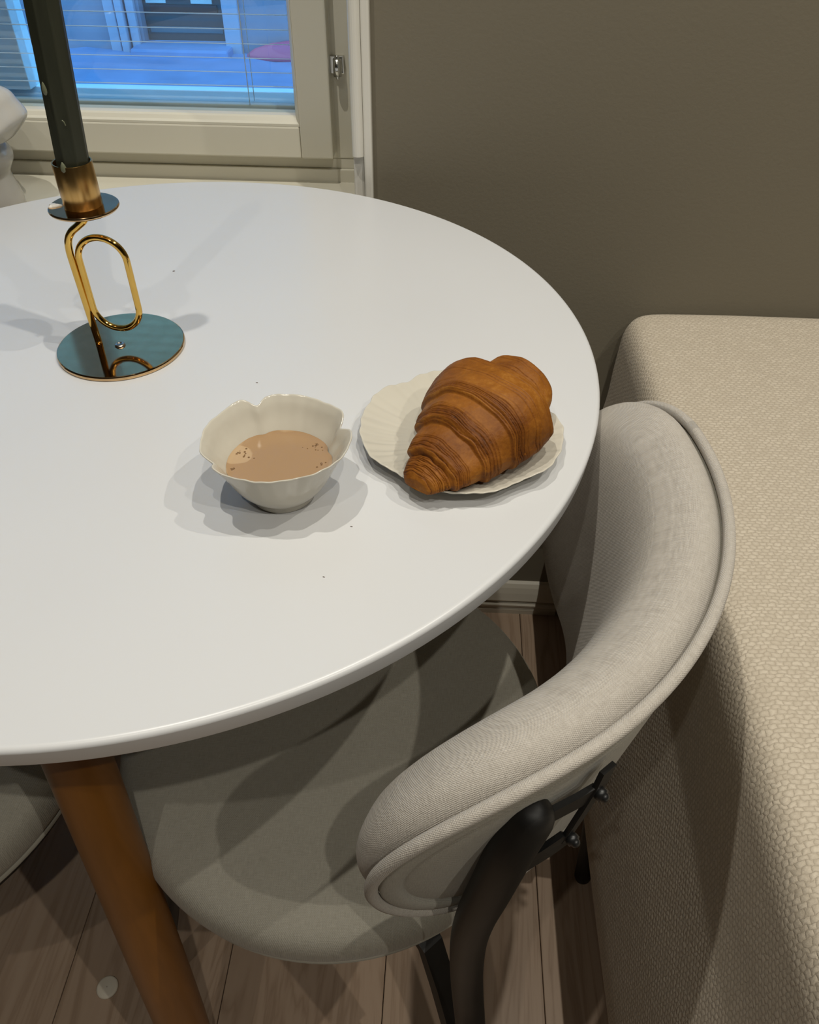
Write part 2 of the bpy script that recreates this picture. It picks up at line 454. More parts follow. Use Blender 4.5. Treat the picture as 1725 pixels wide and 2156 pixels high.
# outer sash, lit by the sky
OX0, OX1 = -.640, -.13
sweep_x('outer_rail', [(1.148, .745), (1.148, .7925), (1.150, .7942), (1.1645, .8020), (1.1680, .8020), (1.1680, .745)], -1.22, -.16, M_outer, win)
boxes('outer_stile', [(-.625, -.5705, 1.146, 1.186, .8030, 1.98)], M_outer, win, bevel=.0015)
boxes('outer_stile', [(-.205, -.15, 1.150, 1.188, .8036, 1.98)], M_outer, win, bevel=.0015)
boxes('outer_ledge', [(-1.23, -.14, 1.086, 1.150, .735, .757)], M_outer, win, bevel=.001)
boxes('outer_pane', [(-.60, -.17, 1.166, 1.1675, .795, 1.95)], M_glass, win)
boxes('outer_sill', [(-1.4, 0.0, 1.169, 1.276, .70, .778)], M_outer, win, bevel=.002)
# casing at the right: rounded bead and flat board
V, F = [], []
nb = 10
pr = [(-.1002, .946)]+[(-.1066-.0066*math.cos(a)*-1, .946-.006*math.sin(a)) for a in np.linspace(0, PI, nb)][::1]
pr = [(-.1000+.0*i, .946) for i in range(1)]+[(-.1066+.0066*math.cos(a), .9455-.0055*math.sin(a)) for a in np.linspace(0, PI, nb)]+[(-.1132, 1.06), (-.1000, 1.06)]
V = [(x, y, .797) for x, y in pr]+[(x, y, WZ1) for x, y in pr]; n = len(pr)
me = mesh('casing_bead', local(win, V), [(i, (i+1) % n, n+(i+1) % n, n+i) for i in range(n)]+[tuple(range(n))[::-1], tuple(range(n, 2*n))]); fix_normals(me)
link('casing_bead', me, M_casing, win, smooth=False)
boxes('casing_board', [(-.1000, -.0902, .944, 1.06, .10, WZ1)], M_casing, win, bevel=.0025, seg=3)
boxes('casing_block', [(-.1128, -.1002, .950, 1.062, .722, .7965)], M_casing, win, bevel=.0012)
# hinge on the frame stile
hg = boxes('hinge', [(-.1500, -.1330, 1.0605, 1.0675, .853, .872)], M_chrome, win, bevel=.0006)
tube('hinge_barrel', [(-.1402, 1.0545, .852), (-.1402, 1.0545, .8705)], .0052, M_chrome, win, n=14, roundcap=False)
tube('hinge_pin', [(-.1402, 1.0545, .850), (-.1402, 1.0545, .8725)], .0024, M_chrome, win, n=12)

# ---------------------------------------------------------------- venetian blind between the panes
blind = thing('venetian_blind', 'white venetian blind with open thin slats hanging inside the window', 'blind', (-.6, 1.108, .80))
def slat_mesh():
    n = 6; V = []; tl = math.radians(13.5)
    for x in (-.54, .405):
        for sgn in (0, 1):
            for i in range(n):
                u = -.0075+.015*i/(n-1); bow = .0007*(1-(u/.0075)**2)-(.0002 if sgn else 0)
                V.append((x, u*math.cos(tl)+bow*math.sin(tl), -u*math.sin(tl)+bow*math.cos(tl)))
    F = []
    for i in range(n-1):
        F.append((i, i+1, 2*n+i+1, 2*n+i)); F.append((n+i, 3*n+i, 3*n+i+1, n+i+1))
    F += [(0, 2*n, 3*n, n), (n-1, 2*n-1, 4*n-1, 3*n-1)]
    return mesh('slat', V, F)
sm = slat_mesh(); sm.materials.append(M_slat)
z = .8265; i = 0
while z < 1.93:
    s = bpy.data.objects.new('slat', sm); COL.objects.link(s); s.parent = blind; s.location = (0, -.008, z-.80); z += .0158
boxes('bottom_rail', [(-1.14, -.1975, 1.0925, 1.1075, .7975, .8065)], M_alu, blind, bevel=.002)
boxes('rail_strip', [(-1.14, -.1975, 1.0915, 1.0924, .8005, .8022)], M_slat, blind)  # thin pale strip on the front of the bottom rail
for cx in (-.2605, -.2580):
    tube('ladder_cord', [(cx, 1.0915 if cx < -.259 else 1.1085, .807), (cx+.0004, 1.0915 if cx < -.259 else 1.1085, 1.2), (cx, 1.0915 if cx < -.259 else 1.1085, 1.93)], .00055, M_cord, blind, n=6, roundcap=False)
tube('ladder_cord', [(-.95, 1.0915, .807), (-.95, 1.0915, 1.93)], .00055, M_cord, blind, n=6, roundcap=False)
boxes('head_rail', [(-1.14, -.1975, 1.088, 1.112, 1.93, 1.944)], M_alu, blind, bevel=.002)

# ---------------------------------------------------------------- outdoors: snow, facade with a door, pink shape
GZ = -.86
me_n = 40
gx = np.linspace(-14, 8, 60); gy = np.linspace(1.4, 9, 40); V = []
for a in gx:
    for b in gy:
        V.append((a, b, GZ+.035*math.sin(a*2.1+b)*math.sin(b*1.7)*min(1, (9-b)/2)+.02*math.sin(a*5+b*3)))
g = struct(link('ground', mesh('ground', V, grid_faces(60, 40)), M_snow)); 
fac = thing('building_facade', 'grey rendered house facade with dark door across the snowy yard outside', 'building', (-2.6, 8.5, GZ))
boxes('wall', [(-12, -2.97, 8.5, 8.8, GZ-.1, 4.6), (-2.19, 6, 8.5, 8.8, GZ-.1, 4.6), (-2.97, -2.19, 8.5, 8.8, 1.5, 4.6)], M_facade, fac)
for xa, xb, d in ((-3.29, -3.19, .06), (-3.17, -3.10, .10), (-3.08, -3.0, .06)):
    boxes('pilaster', [(xa, xb, 8.5-d, 8.5, GZ-.02, 2.0)], M_pilaster, fac, bevel=.01)
boxes('pilaster', [(-2.18, -2.03, 8.45, 8.5, GZ-.02, 2.0)], M_pilaster, fac, bevel=.01)
dr = boxes('door', [(-2.965, -2.195, 8.62, 8.66, -.79, 1.45)], M_door, fac)
boxes('door_panel', [(-2.90, -2.26, 8.605, 8.62, -.56, -.49)], M_door2, dr)
for v in dr.children: v.location = (0, 0, 0)
boxes('door_panel', [(-2.93, -2.74, 8.600, 8.62, -.478, -.440)], M_lightpanel, dr)
boxes('door_panel', [(-2.50, -2.30, 8.600, 8.62, -.478, -.440)], M_lightpanel, dr)
boxes('door_panel', [(-2.93, -2.23, 8.605, 8.62, -.72, -.67)], plain('teal_door_panel', (.05, .12, .16), .5), dr)
boxes('doorstep', [(-3.05, -2.12, 8.25, 8.62, GZ-.05, -.79)], M_snow, fac, bevel=.02)
for ch in dr.children:
    for vv in ch.data.vertices: pass
V, F = lathe_vf([(1.0, 0), (.98, .25), (.86, .52), (.62, .78), (.32, .94), (.02, 1.0)], 40)
V = V*np.array([.62, .10, .17])+np.array([-1.36, 8.39, GZ-.02])
me = mesh('rounded_cover', V, F+[tuple(range(40))[::-1]]); fix_normals(me)
tag(link('rounded_cover', me, M_pink), 'pink rounded shape low on the snow outside, right of the dark door', 'cover')

# ================================================================ sofa block
sofa = thing('sofa', 'cream basket-weave upholstered sofa at the right, against the grey wall', 'sofa', (.6, .2, 0))
prof = [(.250, 0.0), (.243, .04), (.231, .083), (.219, .122), (.206, .160), (.1965, .19), (.195, .215), (.199, .26), (.209, .34), (.222, .42), (.2305, .48),
        (.2320, .53), (.2335, .565), (.2350, .583), (.2390, .596), (.2465, .6055), (.2580, .6105), (.274, .6125), (.30, .6135), (.36, .6148), (.46, .6155), (.62, .616), (.85, .616), (1.1, .614), (1.17, .608), (1.195, .59), (1.2, .56), (1.2, 0)]
pp = catmull(np.array([(x, 0, z) for x, z in prof[:-2]]), 5)[:, [0, 2]]
pp = np.vstack([pp, [(1.2, .3), (1.2, 0)]])
ys = np.concatenate([[.9525, .951, .948, .943, .936, .926], np.linspace(.91, -.9, 46), [-.91, -.92, -.925]])
cl = np.concatenate([[0], np.cumsum(np.linalg.norm(np.diff(pp, axis=0), axis=1))])
V, U = [], []
cxz = np.array([.65, .30])
for y in ys:
    e = min(.9525-y, y+.925); ins = .022*(1-math.sqrt(max(0, 1-(1-min(e, .024)/.024)**2))) if e < .024 else 0
    for i, (x, z) in enumerate(pp):
        d = np.array([x-cxz[0], z-cxz[1]]); L = np.linalg.norm(d)
        wob = .0025*math.sin(9*y+3*x)*math.sin(5*z+1.0)*(1 if z > .05 else 0)
        q = np.array([x, z])-d/L*(ins+wob*.6)
        if z < .03: q[1] = z
        V.append((q[0], y, q[1])); U.append((cl[i], y))
F = grid_faces(len(ys), len(pp))
m = len(pp); F.append(tuple(range(m))); F.append(tuple((len(ys)-1)*m+i for i in range(m))[::-1])
me = mesh('body', local(sofa, V), F, U)
bm = bmesh.new(); bm.from_mesh(me); bmesh.ops.recalc_face_normals(bm, faces=bm.faces[:]); bm.to_mesh(me); bm.free()
link('body', me, M_sofa, sofa)

# ================================================================ round table
TC = np.array([-.2478, .5688]); TR = .3752
table = thing('round_table', 'round white dining table with splayed honey wood legs by the window', 'table', (TC[0], TC[1], 0))
tz0 = HT-.0175
lathe('tabletop', [(0.0005, tz0), (TR-.012, tz0), (TR-.004, tz0), (TR-.0022, tz0+.0006), (TR-.0012, tz0+.0020), (TR-.0011, tz0+.0024), (TR, HT-.0034), (TR, HT-.0030), (TR-.0004, HT-.0018), (TR-.0012, HT-.0008), (TR-.0024, HT-.0002), (TR-.0034, HT), (TR-.0040, HT), (TR-.02, HT), (.1, HT), (.0005, HT)],
      256, (TC[0], TC[1], 0), M_table, table, cap=False)
for a0 in (-88, 32, 152):
    a = math.radians(a0)
    # top and foot of the leg in the frame of the -88 degree leg
    top = np.array([-.268, .323]) - TC; ft = np.array([-.2232, .190]) - TC
    r = a-math.radians(-88); R2 = np.array([[math.cos(r), -math.sin(r)], [math.sin(r), math.cos(r)]])
    tp2, f2 = TC+R2@top, TC+R2@ft
    path = [(tp2[0]+(f2[0]-tp2[0])*s, tp2[1]+(f2[1]-tp2[1])*s, tz0-.001-(tz0-.001)*s) for s in np.linspace(0, 1, 12)]
    rad = np.interp(np.linspace(0, 1, 12), [0, .25, .7, 1], [.0235, .0238, .0245, .020])
    tube('leg', path, rad, M_leg, table, n=32, roundcap=False)
    boxes('mounting_plate', [(tp2[0]-.04, tp2[0]+.04, tp2[1]-.04, tp2[1]+.04, tz0-.004, tz0)], M_blackmetal, table, bevel=.001)

# ================================================================ candlestick
HC = np.array([-.2690, .5694])
cs = thing('candlestick', 'polished brass candlestick with paperclip loop stem on a round base', 'candlestick', (HC[0], HC[1], HT))
lathe('base', [(.0005, 0), (.0505, 0), (.0515, .0006), (.0518, .0015), (.0518, .0030), (.0514, .0037), (.0508, .0040), (.0500, .0040), (.030, .0040), (.0005, .0040)], 128, (HC[0], HC[1], HT), M_brass_slate, cs, cap=False, sh=20)
scr = lathe('screw', [(.0044, .0039), (.0044, .0046), (.0036, .0056), (.0020, .0061), (.0018, .0054), (.0003, .0054)], 24, (HC[0], HC[1]-.003, HT), M_steel, cs, cap=False)
Yc = HC[1]
st = catmull([(-.2700, Yc, .8835), (-.2702, Yc, .8785), (-.2722, Yc, .8738), (-.2775, Yc, .8695), (-.2840, Yc, .8645), (-.2882, Yc, .858), (-.2898, Yc, .850), (-.2899, Yc, .840), (-.2894, Yc, .82), (-.2886, Yc, .79), (-.2880, Yc, HT+.004)], 8)
tube('stem', st, .0029, M_rod, cs, n=20, roundcap=False)
cxl, zl0, zl1, rl = (-.2842-.2468)/2, .7835, .8607, (.2842-.2468)/2
loop = [(cxl+rl*math.cos(a), Yc, zl1-rl+rl*math.sin(a)) for a in np.linspace(0, PI, 24)]+[(cxl-rl, Yc, z) for z in np.linspace(zl1-rl, zl0+rl, 10)[1:-1]]+\
       [(cxl-rl*math.cos(a), Yc, zl0+rl-rl*math.sin(a)) for a in np.linspace(0, PI, 24)]+[(cxl+rl, Yc, z) for z in np.linspace(zl0+rl, zl1-rl, 10)[1:-1]]
tube('loop', loop, .0026, M_rod, cs, n=20, closed=True)
DZ = .8828
dish = lathe('drip_dish', [(.0005, 0), (.0245, 0), (.0252, .0007), (.0254, .0014), (.0252, .0022), (.0247, .0026), (.0240, .0026), (.0005, .0026)], 96, (HC[0], HC[1], DZ), M_brass_slate, cs, cap=False, sh=20)
lathe('candle_cup', [(.0005, .0026), (.0136, .0026), (.0139, .0032), (.0139, .0335), (.0137, .0339), (.0129, .0339), (.0127, .0335), (.0127, .006), (.0005, .006)], 72, (HC[0], HC[1], DZ), M_brass2, cs, cap=False, sh=40)
# white wax spilled on the dish
V, F = lathe_vf([(1, 0), (.95, .5), (.6, .9), (.02, 1)], 20, mod=lambda th, r, z: (r*(1+.28*np.sin(3*th+1)+.15*np.sin(5*th)), z))
V = V*np.array([.0042, .0032, .0016])+np.array([HC[0]-.0205, HC[1]-.0035, DZ+.0026])
me = mesh('wax_spill', local(cs, V), F); fix_normals(me); wsp = link('wax_spill', me, M_waxwhite, cs); wsp['label'] = 'white wax spill'
# candle: ridged taper, leaning very slightly
cb = np.array([-.2690, Yc, DZ+.0062]); ax = np.array([.085, .0, 1.0]); ax /= np.linalg.norm(ax)
candle = thing('candle', 'dark olive green ridged taper candle standing in the brass candlestick', 'candle', tuple(cb))
nn, mm = 96, 60; V = []
e1 = np.cross(ax, [0, 1, 0]); e1 /= np.linalg.norm(e1); e2 = np.cross(ax, e1)
for j in range(mm):
    h = .245*j/(mm-1)
    for i in range(nn):
        a = 2*PI*i/nn; sec = (a*8/(2*PI)+.18) % 1.0
        rr_ = .01135*math.cos(PI/8)/math.cos((sec-.5)*2*PI/8)*(1.0) + .00035*math.exp(-((min(sec, 1-sec))/.09)**2)
        if j < 6: rr_ = min(rr_, .0122)
        if j > mm-5: rr_ *= 1-.12*(j-mm+5)
        lean = ax if h > .028 else ax
        p = cb+np.array([0, 0, 1])*0 + ax*h*1.0 + (math.cos(a)*e1+math.sin(a)*e2)*rr_*(1-.04*h/.245)
        p = p - np.array([ax[0]*.016, 0, 0])
        V.append(p)
F = grid_faces(mm, nn, close_m=True); F.append(tuple(range(nn))[::-1]); F.append(tuple((mm-1)*nn+i for i in range(nn)))
me = mesh('wax_body', local(candle, V), F); fix_normals(me); link('wax_body', me, M_wax, candle)
tp_ = cb+ax*.245-np.array([ax[0]*.016, 0, 0])
tube('wick', [tp_-ax*.004, tp_+ax*.006, tp_+ax*.012], .0009, M_blackmetal, candle, n=8)
def drip(pos, sc, rotz=0):
    V, F = lathe_vf([(.02, -1), (.6, -.85), (.95, -.5), (1, -.1), (.7, .45), (.35, .8), (.02, 1)], 14)
    V = V*np.array(sc)+np.array(pos); me = mesh('wax_drip', local(candle, V), F); fix_normals(me)
    d = link('wax_drip', me, M_waxdrip, candle); return d
drip((-.2655-.003, Yc-.0117, .9668), (.0016, .0012, .0042))
drip((-.2700, Yc-.0128, .9165), (.0022, .0016, .0040))
tube('wax_drip', [(-.2618, Yc-.0125, .9475), (-.2610, Yc-.0125, .9468), (-.2606, Yc-.0122, .9445)], .0004, M_waxdrip, candle, n=6)

# ================================================================ bowl with coffee
BC = np.array([-.1032, .396])
def angd(th, a): return (np.degrees(th)-a+180) % 360-180
def bowl_mod(th, r, z):
    # r, z constant arrays; lobes grow towards the rim
    k = np.clip(z/.046, 0, 1)**1.8
    dr = np.zeros_like(th); dz = np.zeros_like(th)
    for a, s in ((118, 1), (23, 1), (-145, .8), (-62, .7)):
        d = angd(th, a)
        dr += s*(-.0050*np.exp(-(d/6.5)**2) + .0007*np.exp(-((d-14)/11)**2) + .0003*np.exp(-((d+15)/11)**2))
        dz += s*(-.0034*np.exp(-(d/7)**2) + .0012*np.exp(-((d-12)/10)**2))
    dr += -.0040*np.exp(-(angd(th, -82)/42)**2)
    dr += .0002*np.sin(11*th)+.00012*np.sin(29*th+1)
    dz += .00025*np.sin(9*th+.5)+.00015*np.sin(23*th)
    return r+dr*k, z+dz*k
bowl = thing('coffee_bowl', 'small cream glazed bowl with petal-scalloped rim on the white table', 'bowl', (BC[0], BC[1], HT))
pout = [(.0005, .0016), (.0180, .0014), (.0196, .0), (.0212, .0), (.0218, .0012), (.0221, .0038), (.0234, .0056), (.0268, .0092), (.0310, .0150), (.0346, .0215), (.0382, .0290), (.0418, .0360), (.0452, .0420), (.0470, .0448), (.0478, .0460)]
pin = [(.0476, .0466), (.0468, .0464), (.0455, .0448), (.0432, .0415), (.0398, .0350), (.0358, .0285), (.0318, .0215), (.0275, .0150), (.0225, .0095), (.0160, .0062), (.0005, .0052)]
def dens(P, n): return [tuple(p) for p in catmull(np.array([(a, 0, b) for a, b in P]), n)[:, [0, 2]]]
bo = lathe('body', pout[:6]+dens(pout[6:], 3)+dens(pin, 3), 240, (BC[0], BC[1], HT), M_ceramic, bowl, mod=bowl_mod, cap=False)
CZ = HT+.0252
def bowl_inner_r(zz):
    zs = [q[1] for q in pin][::-1]; rs = [q[0] for q in pin][::-1]; return float(np.interp(zz, zs, rs))
rc = bowl_inner_r(.0252)+.0004
thc = np.linspace(0, 2*PI, 120, endpoint=False); 
rcv, _ = bowl_mod(thc, np.full(120, rc), np.full(120, .0252))
V = [(0, 0, -.0002)]; 
for fr_ in (.3, .6, .85, .95, 1.0):
    for a, r_ in zip(thc, rcv): V.append((fr_*r_*math.cos(a), fr_*r_*math.sin(a), .0009*max(0, (fr_-.85)/.15)**2))
F = [(0, 1+i, 1+(i+1) % 120) for i in range(120)]
for q in range(4):
    for i in range(120): F.append((1+q*120+i, 1+(q+1)*120+i, 1+(q+1)*120+(i+1) % 120, 1+q*120+(i+1) % 120))
cof = thing('coffee', 'milky light brown coffee with foam filling the petal-rimmed bowl', 'coffee', (BC[0], BC[1], CZ))
me = mesh('liquid', V, F); link('liquid', me, M_coffee, cof)
bub = []
for cx_, cy_, n_, sp in ((-.025, .009, 18, .0055), (.0225, .0185, 14, .005), (.030, .001, 6, .003), (-.030, -.008, 4, .002)):
    for q in range(n_):
        x_, y_ = rng.normal(cx_, sp), rng.normal(cy_, sp*.6)
        if math.hypot(x_, y_) < .0325: bub.append((x_, y_, rng.uniform(.0003, .0009)))
V, F = [], []
for x_, y_, r_ in bub:
    v, f = lathe_vf([(r_, 0), (r_*.9, r_*.3), (r_*.5, r_*.5), (r_*.03, r_*.55)], 8, (x_, y_, .0000))
    F += [tuple(i+len(V) for i in ff) for ff in f]; V += [tuple(p) for p in v]
o = link('bubbles', mesh('bubbles', V, F), M_bubble, cof); o['kind'] = 'stuff'

# ================================================================ plate
PC = np.array([.0156, .4600])
def plate_mod(th, r, z):
    k = np.clip((r-.030)/.042, 0, 1)**1.5
    dr = .0003*np.sin(31*th)+.0003*np.sin(19*th+1.3); dz = .00025*np.sin(31*th)+.0002*np.sin(47*th+.6)
    fl = (.00013*np.sin(58*th+2.0*np.sin(3*th))+.00009*np.sin(83*th+1))*(1.1+.9*np.cos(th+.9))*np.sin(np.clip((r-.036)/.036, 0, 1)*PI)**.6
    for a, s in ((-56, 1.0), (-131, 1.1), (129, .9), (22, .9), (78, .8)):
        d = angd(th, a)
        dr += -.0038*s*np.exp(-(d/9)**2)+.0008*np.exp(-((d-20)/12)**2); dz += -.0012*s*np.exp(-(d/8)**2)+.0012*np.exp(-((d-14)/11)**2)
    return r+dr*k, z+dz*k+fl
plate = thing('saucer', 'cream glazed saucer with scalloped fluted rim under the croissant', 'saucer', (PC[0], PC[1], HT))
ptop = [(.0728, .0128), (.0724, .0132), (.0712, .0130), (.066, .0110), (.058, .0084), (.048, .0060), (.040, .0048), (.030, .0044), (.0005, .0044)]
pbot = [(.0005, .0012), (.0370, .0010), (.0385, 0), (.0400, 0), (.0412, .0018), (.050, .0040), (.060, .0066), (.068, .0096), (.0722, .0120)]
lathe('dish', pbot[:5]+dens(pbot[5:], 3)+dens(ptop[:-1], 4)+[ptop[-1]], 360, (PC[0], PC[1], HT), M_ceramic, plate, mod=plate_mod, cap=False)

# ================================================================ croissant
NS, NP = 560, 260
A = np.array([-.0145, .3880]); B = np.array([.0640, .5000])
axd = (B-A)/np.linalg.norm(B-A); side = np.array([axd[1], -axd[0]])    # side: to the right of the axis
LEN = np.linalg.norm(B-A)
wt = [(0, .010), (.008, .20), (.03, .28), (.08, .35), (.118, .385), (.130, .47), (.19, .55), (.262, .61), (.275, .70), (.33, .775), (.41, .83), (.424, .905), (.50, .965), (.58, 1.0), (.65, .99), (.70, .955), (.735, .88), (.747, .70), (.79, .66), (.86, .63), (.91, .59), (.95, .51), (.985, .34), (1.0, .01)]
wsx, wsy = np.array([q[0] for q in wt]), np.array([q[1] for q in wt])
edges = np.array([.124, .268, .417, .741])
s = .35*(.5-.5*np.cos(PI*np.linspace(0, 1, NS)))+.65*np.linspace(0, 1, NS)
ph = np.linspace(0, 2*PI, NP, endpoint=False)
Sg, Pg = np.meshgrid(s, ph, indexing='ij')
wobble = .026*np.sin(Pg+.9)+.010*np.sin(2*Pg+2.2)+.004*np.sin(5*Pg+1)+.002*np.sin(11*Pg)
taper = np.clip(np.minimum(Sg, 1-Sg)/.12, 0, 1)
Se = np.clip(Sg+wobble*taper, 0, 1)
W = np.interp(Se, wsx, wsy)
lump = 1+.026*np.sin(3*Pg+9*Sg)+.020*np.sin(5*Pg-7*Sg+1)+.016*np.sin(13*Sg+2*Pg)+.008*np.sin(9*Pg+21*Sg)
# strata: irregular fine grooves following the rolled layers, crowded behind each layer edge
lines = []
r2 = np.random.default_rng(11)
for e_ in edges[:3]:
    p_ = e_+.006
    for q in range(11):
        lines.append((p_, r2.uniform(.35, 1.0)*(1-.05*q), r2.uniform(.0012, .0026), r2.uniform(0, 6.28), r2.uniform(.5, 1.6))); p_ += r2.uniform(.0045, .0095)
for e_ in (.741,):
    p_ = e_-.006
    for q in range(12):
        lines.append((p_, r2.uniform(.35, 1.0)*(1-.05*q), r2.uniform(.0012, .0026), r2.uniform(0, 6.28), r2.uniform(.5, 1.6))); p_ -= r2.uniform(.0045, .0095)
for q in range(14): lines.append((.02+.0075*q+r2.uniform(-.001, .001), r2.uniform(.4, .9), r2.uniform(.0014, .0026), r2.uniform(0, 6.28), r2.uniform(.5, 1.6)))
for q in range(18): lines.append((r2.uniform(.3, .95), r2.uniform(.25, .6), r2.uniform(.001, .002), r2.uniform(0, 6.28), r2.uniform(1.5, 3)))
groove = np.zeros_like(Se)
for p_, dep, wd_, p0, fq in lines:
    Sl = Se+.0035*np.sin(3*Pg+p0)*.6+.0018*np.sin(7*Pg+2*p0)
    vis = np.clip(.62+.55*np.sin(fq*Pg+p0)+.25*np.sin(3.1*fq*Pg+1.7*p0), 0, 1)
    groove = np.maximum(groove, dep*vis*np.exp(-((Sl-p_)/wd_)**2))
de = np.min(np.abs(Se[..., None]-edges), axis=-1)
behind = np.min(np.where(Se[..., None]-edges[:3] >= 0, Se[..., None]-edges[:3], 9), axis=-1)
HW = .0470
amp = .0023*np.clip(np.minimum(Sg, 1-Sg)/.04, 0, 1)
blist = .0006*np.sin(31*Pg+40*Sg+3*np.sin(5*Pg))*np.sin(90*Sg+9*Pg)*(1-groove)
rad = HW*W*lump-amp*groove+blist*.12*np.clip(np.minimum(Sg, 1-Sg)/.04, 0, 1)
cup = np.sin(Pg); upf = np.where(cup > 0, .74, .50)
bow = .0025*np.sin(PI*Sg)
cx_ = A[0]+axd[0]*LEN*Sg+side[0]*bow; cy_ = A[1]+axd[1]*LEN*Sg+side[1]*bow
rise = .0070+.0030*np.clip((.2-Sg)/.2, 0, 1)+.011*np.clip((Sg-.74)/.16, 0, 1)
czc = HT+rise+.50*HW*np.interp(Sg, wsx, wsy)
X = cx_+side[0]*np.cos(Pg)*rad; Y = cy_+side[1]*np.cos(Pg)*rad; Z = czc+cup*upf*rad
Z = np.maximum(Z, HT+.0049+.0070*np.clip((np.hypot(X-PC[0], Y-PC[1])-.042)/.03, 0, 1.1)+.0014)
cr = thing('croissant', 'golden brown flaky croissant lying on the fluted saucer', 'croissant', (PC[0], PC[1], HT+.005))
V = np.stack([X, Y, Z], -1).reshape(-1, 3)
F = grid_faces(NS, NP, close_m=True); F.append(tuple(range(NP))[::-1]); F.append(tuple((NS-1)*NP+i for i in range(NP)))
me = mesh('crust', local(cr, V), F)
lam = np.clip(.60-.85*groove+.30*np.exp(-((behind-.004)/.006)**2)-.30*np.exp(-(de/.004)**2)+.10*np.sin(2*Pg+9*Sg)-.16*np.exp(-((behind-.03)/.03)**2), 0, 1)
at_ = me.attributes.new('lam', 'FLOAT', 'POINT'); at_.data.foreach_set('value', lam.ravel().astype(np.float32))
bm = bmesh.new(); bm.from_mesh(me); bmesh.ops.recalc_face_normals(bm, faces=bm.faces[:]); bm.to_mesh(me); bm.free()
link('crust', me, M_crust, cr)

# ================================================================ chair
SCN = np.array([-.087, .4225])           # seat centre
AX = math.radians(-25.6)                 # direction from seat centre to the backrest
ch = thing('dining_chair', 'greige linen dining chair with curved backrest and black bentwood legs tucked under the table', 'chair', (SCN[0], SCN[1], 0), 'upholstered chairs around the table')
# seat cushion
sp = [(.0005, .398), (.186, .398), (.1945, .400), (.1965, .405), (.1985, .4065), (.2015, .410), (.2045, .417), (.2060, .426), (.2060, .436), (.2035, .4455), (.1985, .452), (.190, .4565), (.175, .4595), (.150, .4620), (.10, .4645), (.05, .4655), (.0005, .466)]
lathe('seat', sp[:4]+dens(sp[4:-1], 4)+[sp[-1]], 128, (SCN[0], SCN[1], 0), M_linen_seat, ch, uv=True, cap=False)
thr = np.linspace(0, 2*PI, 128, endpoint=False)
tube('seat_piping', [(SCN[0]+.1985*math.cos(a), SCN[1]+.1985*math.sin(a), .4035) for a in thr], .0034, M_linen_seat, ch, n=8, closed=True)
lathe('seat_frame', [(.150, .397), (.185, .397), (.187, .394), (.187, .376), (.185, .373), (.150, .373), (.150, .397)], 96, (SCN[0], SCN[1], 0), M_black, ch, cap=False)

# backrest
BCc = np.array([-.0857, .4227]); Rb, zc_, bb, A0, A1, kk, e2, e1, sg = .2560, .6702, .1039, -1.3338, .575, .1475, 0.0045, .003, -.007
mid = (A0+A1)/2
def bpt(sarc, dz, out):
    """point of the backrest: arc angle, height above its centre line, offset outwards from the rear face"""
    r = Rb+kk*dz+e2*(math.cos(2*(sarc-mid))-1)+e1*math.sin(sarc-mid)+out
    return (BCc[0]+r*math.cos(sarc), BCc[1]+r*math.sin(sarc), zc_+dz+sg*(1-math.cos(sarc-mid)))
sb = bb/Rb
def outline(nst=70, nar=40):
    """closed stadium outline: list of (medial angle, direction)"""
    L = []
    for q in np.linspace(0, 1, nst, endpoint=False): L.append((A1-sb+(A0+sb-A1+sb)*q, PI/2))
    for q in np.linspace(0, PI, nar, endpoint=False): L.append((A0+sb, PI/2+q))
    for q in np.linspace(0, 1, nst, endpoint=False): L.append((A0+sb+(A1-sb-A0-sb)*q, -PI/2))
    for q in np.linspace(0, PI, nar, endpoint=False): L.append((A1-sb, -PI/2+q))
    return L
OL = outline(); NO = len(OL)
def ring(d, out):
    P_, U_ = [], []
    for am, dr_ in OL:
        rr_ = bb-d; a = am+rr_*math.cos(dr_)/Rb; dz = rr_*math.sin(dr_)
        P_.append(bpt(a, dz, out)); U_.append((a*Rb, dz-out))
    return P_, U_
# front pad: rounded cushion bulging inwards, its edge standing proud of the piping
V, U = [], []
pp_pad = [(.004, .0005), (.0015, -.002), (-.0030, -.0055), (-.0062, -.0110), (-.0068, -.0175), (-.0045, -.0245), (.0008, -.0320), (.0070, -.0385), (.0150, -.0430), (.025, -.0460), (.038, -.0480), (.055, -.0490), (.075, -.0495), (.090, -.0495), (.0985, -.0495)]
pp_pad = [tuple(q) for q in catmull(np.array([(a, 0, b) for a, b in pp_pad]), 2)[:, [0, 2]]]
for d, o_ in pp_pad:
    p, u = ring(d, o_); V += p; U += u
def cap_strip(base, nst=70, nar=40):
    top = list(range(2*nst+nar, NO))+list(range(0, nst+nar)); N2 = NO
    f = []
    h_ = nar//2
    seq = [(NO-q) % NO for q in range(h_, 0, -1)]+list(range(0, nst+h_))          # A1 arc middle -> top -> A0 arc middle
    opp = [2*nst+nar+q for q in range(h_, 0, -1)]+[(2*nst+nar-i) for i in range(0, nst+h_)]
    for (a, c_), (b, d_) in zip(zip(seq[:-1], opp[:-1]), zip(seq[1:], opp[1:])):
        q = []
        for v in (a, b, d_, c_):
            if v not in q: q.append(v)
        if len(q) >= 3: f.append(tuple(base+v for v in q))
    return f
F = grid_faces(len(pp_pad), NO, close_m=True) + cap_strip((len(pp_pad)-1)*NO)
me = mesh('backrest_pad', local(ch, V), F, U)
bm = bmesh.new(); bm.from_mesh(me); bmesh.ops.recalc_face_normals(bm, faces=bm.faces[:]); bm.to_mesh(me); bm.free()
link('backrest_pad', me, M_linen, ch)
